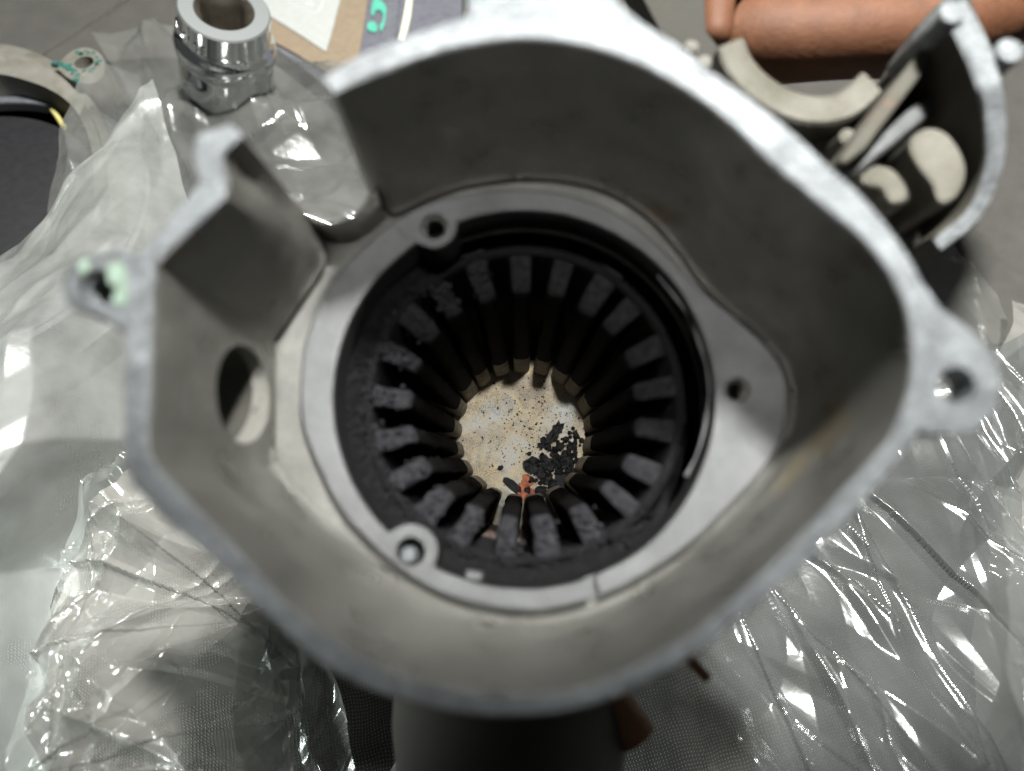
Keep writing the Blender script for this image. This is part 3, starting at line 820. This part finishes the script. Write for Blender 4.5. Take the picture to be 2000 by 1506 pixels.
# square drive hole with rounded lead-in
mb = MB(); rows = []
for (rr_, z_, k_) in ((.64, SH - .02 * q, 0.0), (.60, SH - .12 * q, .35), (.58, SH - .3 * q, 1.0), (.56, SH - 1.15 * q, 1.0)):
    row = []
    for k in range(65):
        a = 2 * math.pi * k / 64 + .35
        sqr = min(1 / max(abs(math.cos(a)), abs(math.sin(a)), 1e-6), 1.3) * .78
        r_ = rr_ * q * ((1 - k_) + k_ * sqr)
        row.append((r_ * math.cos(a + .3), r_ * math.sin(a + .3), z_))
    rows.append(row)
rows.append([(0, 0, SH - 1.15 * q)] * 65)
mb.grid(rows).mk('drive_hole', M['hole'], sock)
# stamped lettering round the collar
fc = bpy.data.curves.new('stamp', 'FONT'); fc.body = 'CR-V 18'; fc.size = .58; fc.extrude = .05; fc.bevel_depth = .012; fc.space_character = 1.08
fo = bpy.data.objects.new('stamp', fc); COL.objects.link(fo)
bpy.context.view_layer.update()
me = bpy.data.meshes.new_from_object(fo.evaluated_get(bpy.context.evaluated_depsgraph_get()))
bpy.data.objects.remove(fo)
for vtx in me.vertices:
    a = math.radians(188) + vtx.co.x / (1.02 * q); r_ = 1.035 * q + vtx.co.z * .5
    z_ = SH - .56 * q + vtx.co.y
    vtx.co = (r_ * math.cos(a) * U, r_ * math.sin(a) * U, z_ * U)
me.materials.append(M['chrome'])
st = bpy.data.objects.new('stamped_lettering', me); COL.objects.link(st); st.parent = sock

# ================================================================== CARDS, PAD, GASKET behind
def gprism(name, outline, z0, z1, mat, parent=None, bevel=.03):
    poly = [tuple(G(x, y, z1))[:2] for x, y in outline]
    return MB().prism(poly, z0, z1).mk(name, mat, parent, bevel=bevel)
pad = gprism('rubber_pad', [(470,40),(655,182),(760,215),(900,120),(905,-120),(480,-120)], -.3, .75, M['pad'])
tag(pad, 'slate grey rubber pad lying under the brown card', 'pad')
card = gprism('kraft_card', [(505,62),(540,84),(580,106),(645,146),(695,150),(728,-60),(505,-120)], .78, .88, M['kraft'])
tag(card, 'brown kraft card under the white label sheet, behind the socket', 'card')
lab = gprism('white_label', [(500,14),(525,30),(580,64),(637,101),(651,52),(682,-70),(500,-90)], .90, .94, M['paper'], bevel=0)
tag(lab, 'white paper label sheet with a thin grey outline drawing', 'label')
for ln in ([(560,0),(585,14),(604,24),(618,24),(627,14),(634,-8)], [(572,-2),(590,4),(602,5),(607,3)], [(606,3),(610,6),(609,11),(604,12),(601,8),(606,3)]):
    pp = [tuple(G(x, y, .945)) for x, y in crom(ln, 5)]
    MB().tube(pp, .022, 6).mk('drawn_line', M['ink'], lab)
gsk = gprism('green_gasket', sm([(733,-5),(748,4),(760,24),(763,42),(755,50),(748,52),(745,62),(741,50),(747,40),(748,28),(741,19),(733,20),(729,30),(725,28),(726,10)], 3), .77, .86, M['green'], bevel=.02)
tag(gsk, 'torn green gasket ring lying on the grey pad', 'gasket')
gs2 = gprism('green_gasket', sm([(719,44),(730,42),(737,50),(735,60),(725,61),(717,55)], 4), .77, .86, M['green'], bevel=.02)
tag(gs2, 'small green gasket scrap below the torn gasket ring', 'gasket')
st = gprism('plastic_strip', [(803,-60),(812,-60),(802,30),(790,82),(778,78),(788,30)], .8, 1.0, M['cream'])
tag(st, 'narrow cream plastic strip at the right of the green gasket', 'strip')
st = gprism('dark_sleeve', [(762,-60),(786,-60),(770,90),(735,110),(752,40)], .77, .95, M['slate'])
tag(st, 'dark grey flat sleeve between green gasket and cream strip', 'sleeve')

# ================================================================== FAN HOUSING at the top left
fan = empty('fan_housing', G(-20, 330, 0))
tag(fan, 'pale aluminium fan housing with green sealant round its screw lug, top left', 'housing')
fo_ = G(-20, 330, 0)
FH = 3.0
oa = crom([(-260,150),(-150,84),(-60,62),(0,62),(55,78),(105,106),(150,150),(190,215),(215,300),(225,420)], 6)
ia = crom([(-260,230),(-150,168),(-60,146),(0,145),(48,156),(92,172),(132,198),(160,236),(180,300),(185,420)], 6)
rows = []
for a, b_ in zip(oa, ia):
    A = G(a[0], a[1], FH); B = G(b_[0], b_[1], FH); mid = A.lerp(B, .45)
    rows.append([(A.x, A.y, .2), (A.x, A.y, FH - .7), tuple(A.lerp(B, .12) + Vector((0, 0, -.5))), tuple(mid + Vector((0, 0, -.35))), tuple(mid + Vector((0, 0, .02))), tuple(B + Vector((0, 0, .0))), (B.x, B.y, .2)])
n = 7
fs = [(i * n + j, i * n + (j + 1) % n, (i + 1) * n + (j + 1) % n, (i + 1) * n + j) for i in range(len(rows) - 1) for j in range(n)]
MB().add([p for r in rows for p in r], fs).mk('housing_ring', M['pale'], fan, off=fo_)
lp = sm([(112,128),(132,104),(160,92),(188,98),(204,120),(200,146),(180,162),(150,160),(124,146)], 4)
poly = [tuple(G(x, y, FH + .05))[:2] for x, y in lp]
lg = MB().prism(poly, .4, FH + .05).mk('screw_lug', M['pale'], fan, off=fo_, bevel=.06)
bake(lg)
q = G(165, 124, FH)
cut(lg, [MB().lathe([(.42, FH - 1.2), (.42, FH + .4)], 24, frame=Matrix.Translation((q.x, q.y, 0))).mk('cutter', M['dark'], fan, off=fo_)])
rr = random.Random(9)
for k in range(26):
    a = rr.uniform(-3.0, 2.2); r_ = rr.uniform(.58, .82)
    x, y = q.x + r_ * math.cos(a), q.y + r_ * math.sin(a); s = rr.uniform(.05, .14)
    pl = [(x + s * rr.uniform(.6, 1.2) * math.cos(t), y + s * rr.uniform(.6, 1.2) * math.sin(t)) for t in np.linspace(0, 6.28, 8)[:-1]]
    MB().prism(pl, FH + .03, FH + .075).mk('sealant_smear', M['sealant'], lg, off=fo_)
for (x_, y_, s) in ((112, 126, .12), (120, 128, .14), (128, 132, .15), (136, 136, .12), (104, 126, .08), (150, 158, .12), (156, 164, .1)):
    p_ = G(x_, y_, FH)
    pl = [(p_.x + s * 1.5 * rr.uniform(.6, 1.2) * math.cos(t), p_.y + s * rr.uniform(.6, 1.2) * math.sin(t)) for t in np.linspace(0, 6.28, 8)[:-1]]
    MB().prism(pl, FH - .1, FH + .085).mk('sealant_smear', M['sealant'], lg, off=fo_)
cq = G(-60, 430, 1.5)
rb = (G(-60, 165, 1.5) - cq).length
MB().lathe([(rb * 1.0, .1), (rb * 1.0, 1.2), (rb * .96, 1.4), (rb * .90, 1.4), (rb * .88, 1.0), (rb * .84, 1.0), (rb * .82, 1.75), (rb * .74, 1.9), (rb * .72, 1.3), (rb * .66, 1.2), (rb * .62, 2.1), (rb * .3, 2.4), (.01, 2.45)], 96,
           frame=Matrix.Translation((cq.x, cq.y, 0))).mk('motor_cap', M['black'], fan, off=fo_)
MB().lathe([(rb * .84, 1.6), (rb * .80, 1.86), (rb * .745, 1.96), (rb * .735, 1.6)], 96, frame=Matrix.Translation((cq.x, cq.y, 0))).mk('motor_band', M['slate'], fan, off=fo_)
wp = [G(x, y, 1.75) for x, y in crom([(40,160),(62,172),(85,192),(108,222),(126,250)], 5)]
MB().tube(wp, .11, 8).mk('wire', M['yellow'], fan, off=fo_)

# ================================================================== PLASTIC FILM
def tri(t): return np.abs((t - np.floor(t)) * 2 - 1)
def crumple(X, Y, seed, n, lmin, lmax, amp, ang=None, spread=3.2, lines=0):
    """creased film: many straight tent folds of limited length over a few broad facets"""
    r = np.random.RandomState(seed); Z = np.zeros_like(X)
    x0, x1, y0, y1 = X.min(), X.max(), Y.min(), Y.max()
    for i in range(4):                                  # broad facets
        th = r.rand() * math.pi; l = lmax * (.9 + 1.2 * r.rand())
        Z += .22 * amp * l * tri((X * math.cos(th) + Y * math.sin(th)) / l + r.rand() + .1 * np.sin(Y * .7 + i))
    for i in range(n):
        th = (ang + (r.rand() - .5) * spread) if ang is not None else r.rand() * math.pi
        L = lmin + (lmax - lmin) * r.rand() ** 2; wd = L * (.05 + .16 * r.rand())
        cx, cy = x0 + (x1 - x0) * r.rand(), y0 + (y1 - y0) * r.rand()
        s_ = ((X - cx) * math.cos(th) + (Y - cy) * math.sin(th)) / L
        d_ = (-(X - cx) * math.sin(th) + (Y - cy) * math.cos(th)) + .12 * L * np.sin(s_ * 2 + i)
        tap = np.clip(1 - np.abs(s_), 0, 1)
        side = 1 + .8 * np.sign(d_) * (r.rand() - .5)
        Z += amp * wd * 1.6 * (r.rand() * 1.6 - .45) * np.clip(1 - np.abs(d_) / (wd * side), 0, 1) * tap
    for i in range(lines):                              # long sharp creases
        th = (ang + (r.rand() - .5) * spread) if ang is not None else r.rand() * math.pi
        L = lmax * (.45 + .6 * r.rand()); wd = .16 + .14 * r.rand()
        cx, cy = x0 + (x1 - x0) * r.rand(), y0 + (y1 - y0) * r.rand()
        s_ = ((X - cx) * math.cos(th) + (Y - cy) * math.sin(th)) / L
        d_ = (-(X - cx) * math.sin(th) + (Y - cy) * math.cos(th)) + .03 * L * np.sin(s_ * 2.4 + i) - .25 * L * s_ ** 2 * (r.rand() - .5)
        tap = np.clip(1.3 - 1.3 * np.abs(s_), 0, 1)
        Z += (.05 + .13 * r.rand()) * np.clip(1 - np.abs(d_) / wd, 0, 1) * tap + (r.rand() - .5) * .5 * tap * np.clip(1 - np.abs(d_) / (wd * 9), 0, 1) * (d_ > 0)
    return Z
def film(name, label, corners, zfun, mat, nu, nv, seed, cr, cat='plastic film'):
    """corners: four photo polylines (bottom, right, top, left) with a height each; Coons patch"""
    def curve(pl, n):
        pts = [np.array(G(x, y, z)) for x, y, z in pl]
        d = [0]
        for a, b_ in zip(pts[:-1], pts[1:]): d.append(d[-1] + np.linalg.norm(b_ - a))
        t = np.linspace(0, d[-1], n)
        return np.array([[np.interp(tt, d, [p[k] for p in pts]) for k in range(3)] for tt in t])
    bo, ri, to, le = curve(corners[0], nu), curve(corners[1], nv), curve(corners[2], nu), curve(corners[3], nv)
    u = np.linspace(0, 1, nu)[None, :, None]; v_ = np.linspace(0, 1, nv)[:, None, None]
    S = (1 - v_) * bo[None] + v_ * to[None] + (1 - u) * le[:, None] + u * ri[:, None] \
        - ((1 - u) * (1 - v_) * bo[0] + u * (1 - v_) * bo[-1] + (1 - u) * v_ * to[0] + u * v_ * to[-1])
    X, Y, Z = S[..., 0], S[..., 1], S[..., 2]
    if zfun is not None: Z = Z + zfun(X, Y, u[..., 0], v_[..., 0])
    Z = Z + crumple(X, Y, seed, **cr)
    Z = np.maximum(Z, -.02 + .04 * np.sin(X * 2.3) * np.sin(Y * 1.9))
    X = X + .05 * np.sin(Y * 2.1 + seed) ; Y = Y + .05 * np.sin(X * 1.7 + seed)
    rows = [[(X[i, j], Y[i, j], Z[i, j]) for j in range(nu)] for i in range(nv)]
    v = [p for r in rows for p in r]
    f = [(i * nu + j, i * nu + j + 1, (i + 1) * nu + j + 1, (i + 1) * nu + j) for i in range(nv - 1) for j in range(nu - 1)]
    o = mk(name, v, f, mat, sharp=180, recalc=False)
    tag(o, label, cat)
    return o
# behind the notch and the socket
film('plastic_film', 'crinkled clear plastic film lying behind the notch and under the socket',
     ([(290,620,1.2),(900,620,.5)], [(900,620,.5),(700,160,.35)], [(195,95,.5),(340,88,.5),(560,120,.4),(700,160,.35)], [(290,620,1.2),(330,300,.9),(195,95,.5)]),
     None, M['film_soft'], 170, 130, 3, dict(n=110, lmin=.5, lmax=3.4, amp=.45, lines=14))
# left: high milky bag over the fan housing, close to the lens at its lower end
film('plastic_bag', 'large milky plastic bag billowing up along the left edge, over the fan housing',
     ([(-260,1700,5.0),(60,1700,4.2),(215,1640,1.6)], [(215,1640,1.6),(168,1300,1.3),(175,1130,1.5),(420,900,2.2),(420,500,2.4),(330,215,3.4)], [(-60,620,3.8),(0,558,3.8),(130,435,3.8),(250,300,3.7),(330,215,3.4)], [(-260,1700,5.0),(-240,1100,6),(-150,800,5),(-60,620,3.8)]),
     lambda X, Y, u, v: 2.2 * np.sin(np.pi * u) * np.sin(np.pi * v) ** .7, M['film_milky'], 150, 220, 21, dict(n=110, lmin=1.2, lmax=9, amp=.26, ang=1.3, spread=1.2))
film('plastic_film', 'folded translucent film flap between the fan housing lug and the socket',
     ([(60,560,3.4),(300,400,2.8)], [(300,400,2.8),(300,300,2.6),(285,170,2.0)], [(165,205,3.7),(205,140,3.6),(285,170,2.0)], [(60,560,3.4),(110,400,3.6),(165,205,3.7)]),
     None, M['film_soft'], 70, 70, 33, dict(n=14, lmin=1, lmax=4, amp=.22))
# bottom left: the sharpest, shiniest part
film('plastic_bag', 'shiny crumpled clear plastic bag below the lower left of the rim',
     ([(160,1640,.5),(640,1640,.4)], [(640,1640,.4),(600,1400,.45),(700,1150,.6)], [(240,1020,1.2),(400,900,1.6),(700,1150,.6)], [(160,1640,.5),(164,1350,.6),(168,1130,.8),(240,1020,1.2)]),
     lambda X, Y, u, v: .5 * np.sin(np.pi * np.clip(u * 1.1, 0, 1)), M['film'], 340, 340, 41, dict(n=130, lmin=.4, lmax=6.0, amp=.7, lines=34))
film('plastic_film', 'thin clear film strip in long folds beside the dark inlet pipe',
     ([(560,1640,.6),(740,1640,.3)], [(740,1640,.3),(690,1400,.3),(640,1250,.4)], [(500,1150,.8),(640,1250,.4)], [(560,1640,.6),(480,1400,.9),(500,1150,.8)]),
     lambda X, Y, u, v: .3 * tri(u * 3.0), M['film_soft'], 90, 110, 47, dict(n=30, lmin=1, lmax=6, amp=.3, ang=1.5, spread=.7))
film('plastic_film', 'pale folded film edge under the left of the inlet pipe',
     ([(690,1700,.6),(960,1700,.6)], [(960,1700,.6),(930,1420,.6)], [(820,1420,.5),(930,1420,.6)], [(690,1700,.6),(760,1540,.6),(820,1420,.5)]),
     lambda X, Y, u, v: .5 * tri(u * 2.0), M['film_soft'], 60, 60, 49, dict(n=20, lmin=.6, lmax=3, amp=.4, ang=1.0, spread=.9))
# right: large bag below the rim, creased lengthwise
film('plastic_bag', 'large clear plastic bag spread below the right side of the rim',
     ([(1080,1700,.5),(1960,1700,.8)], [(1960,1700,.8),(1950,1400,1.0),(1900,1150,1.3),(1960,880,.9),(1950,700,.6)], [(1200,1000,.6),(1600,900,.8),(1950,700,.6)], [(1080,1700,.5),(1180,1400,.6),(1200,1000,.6)]),
     lambda X, Y, u, v: .9 * np.sin(np.pi * u) * (.5 + .5 * v) , M['film_thin'], 420, 380, 61, dict(n=90, lmin=.8, lmax=9, amp=.42, ang=1.95, spread=.9, lines=30))
film('plastic_film', 'thin clear film strip hanging past the right mounting lug over the cloth',
     ([(1700,700,.5),(1960,900,.8)], [(1960,900,.8),(1950,640,.5),(1830,482,.4)], [(1760,420,.4),(1830,482,.4)], [(1700,700,.5),(1740,560,.4),(1760,420,.4)]),
     None, M['film_soft'], 70, 90, 67, dict(n=25, lmin=.6, lmax=3, amp=.3, ang=2.1, spread=1.0))
film('plastic_bag', 'crumpled clear plastic bag at the far right edge below the bare cloth',
     ([(1880,1700,.4),(2200,1700,.5)], [(2200,1700,.5),(2220,640,.5)], [(1925,640,.4),(2220,640,.5)], [(1880,1700,.4),(1850,1200,.5),(1890,900,.6),(1925,640,.4)]),
     None, M['film'], 170, 340, 71, dict(n=240, lmin=.4, lmax=3.5, amp=.55, lines=20))

# ================================================================== HAND holding the far side
hand = None
def hpt(px, py, d): return CAMP + ray(px, py) * d
def skin_mesh(name, pts, edges, rads, mat, parent, root, sub=2, off=Vector((0, 0, 0))):
    me = bpy.data.meshes.new(name)
    me.from_pydata([tuple((Vector(p) - off) * U) for p in pts], edges, [])
    o = bpy.data.objects.new(name, me); COL.objects.link(o)
    o.modifiers.new('skin', 'SKIN'); s = o.modifiers.new('sub', 'SUBSURF'); s.levels = sub; s.render_levels = sub
    bpy.context.view_layer.update()
    for i, sv in enumerate(me.skin_vertices[0].data):
        sv.radius = (rads[i] * U, rads[i] * U); sv.use_root = (i == root)
    bpy.context.view_layer.update()
    bake(o)
    o.data.polygons.foreach_set('use_smooth', [True] * len(o.data.polygons))
    o.data.materials.clear(); o.data.materials.append(mat)
    if parent: o.parent = parent
    return o
hp = [hpt(2330, -420, 19), hpt(2180, -250, 19), hpt(2050, -110, 18.6)]
hr = [2.0, 2.1, 1.6]
he = [(0, 1), (1, 2)]
def finger(start, pts, rs):
    i0 = start
    for p, r in zip(pts, rs):
        hp.append(p); hr.append(r); he.append((i0, len(hp) - 1)); i0 = len(hp) - 1
finger(2, [hpt(1960, 20, 18.2), hpt(1800, 62, 17.6), hpt(1735, 66, 17.45), hpt(1660, 70, 17.35), hpt(1560, 76, 17.45), hpt(1500, 78, 17.6), hpt(1440, 76, 17.8), hpt(1395, 72, 18.0)], [1.2, 1.16, 1.06, 1.02, 1.04, 1.12, 1.0, .84])
finger(2, [hpt(1950, -90, 19.2), hpt(1800, -110, 18.9), hpt(1640, -95, 18.7), hpt(1500, -110, 18.0), hpt(1420, -90, 16.6), hpt(1398, -10, 15.9), hpt(1395, 92, 15.4)], [1.2, 1.1, 1.02, .9, .66, .44, .40])
finger(1, [hpt(2030, -280, 19.6), hpt(1840, -300, 19.6), hpt(1680, -260, 19.4), hpt(1560, -210, 19.2)], [1.2, 1.05, .98, .8])
finger(1, [hpt(2080, -430, 20), hpt(1930, -460, 20), hpt(1790, -430, 20)], [1.0, .88, .7])
finger(1, [hpt(2180, -60, 16.5), hpt(2140, 60, 15.2), hpt(2080, 150, 14.4)], [1.25, 1.1, .9])
hand = skin_mesh('person', hp, he, hr, M['skin'], None, 1)
tag(hand, 'bare hand gripping the far side of the casting, top right', 'person')
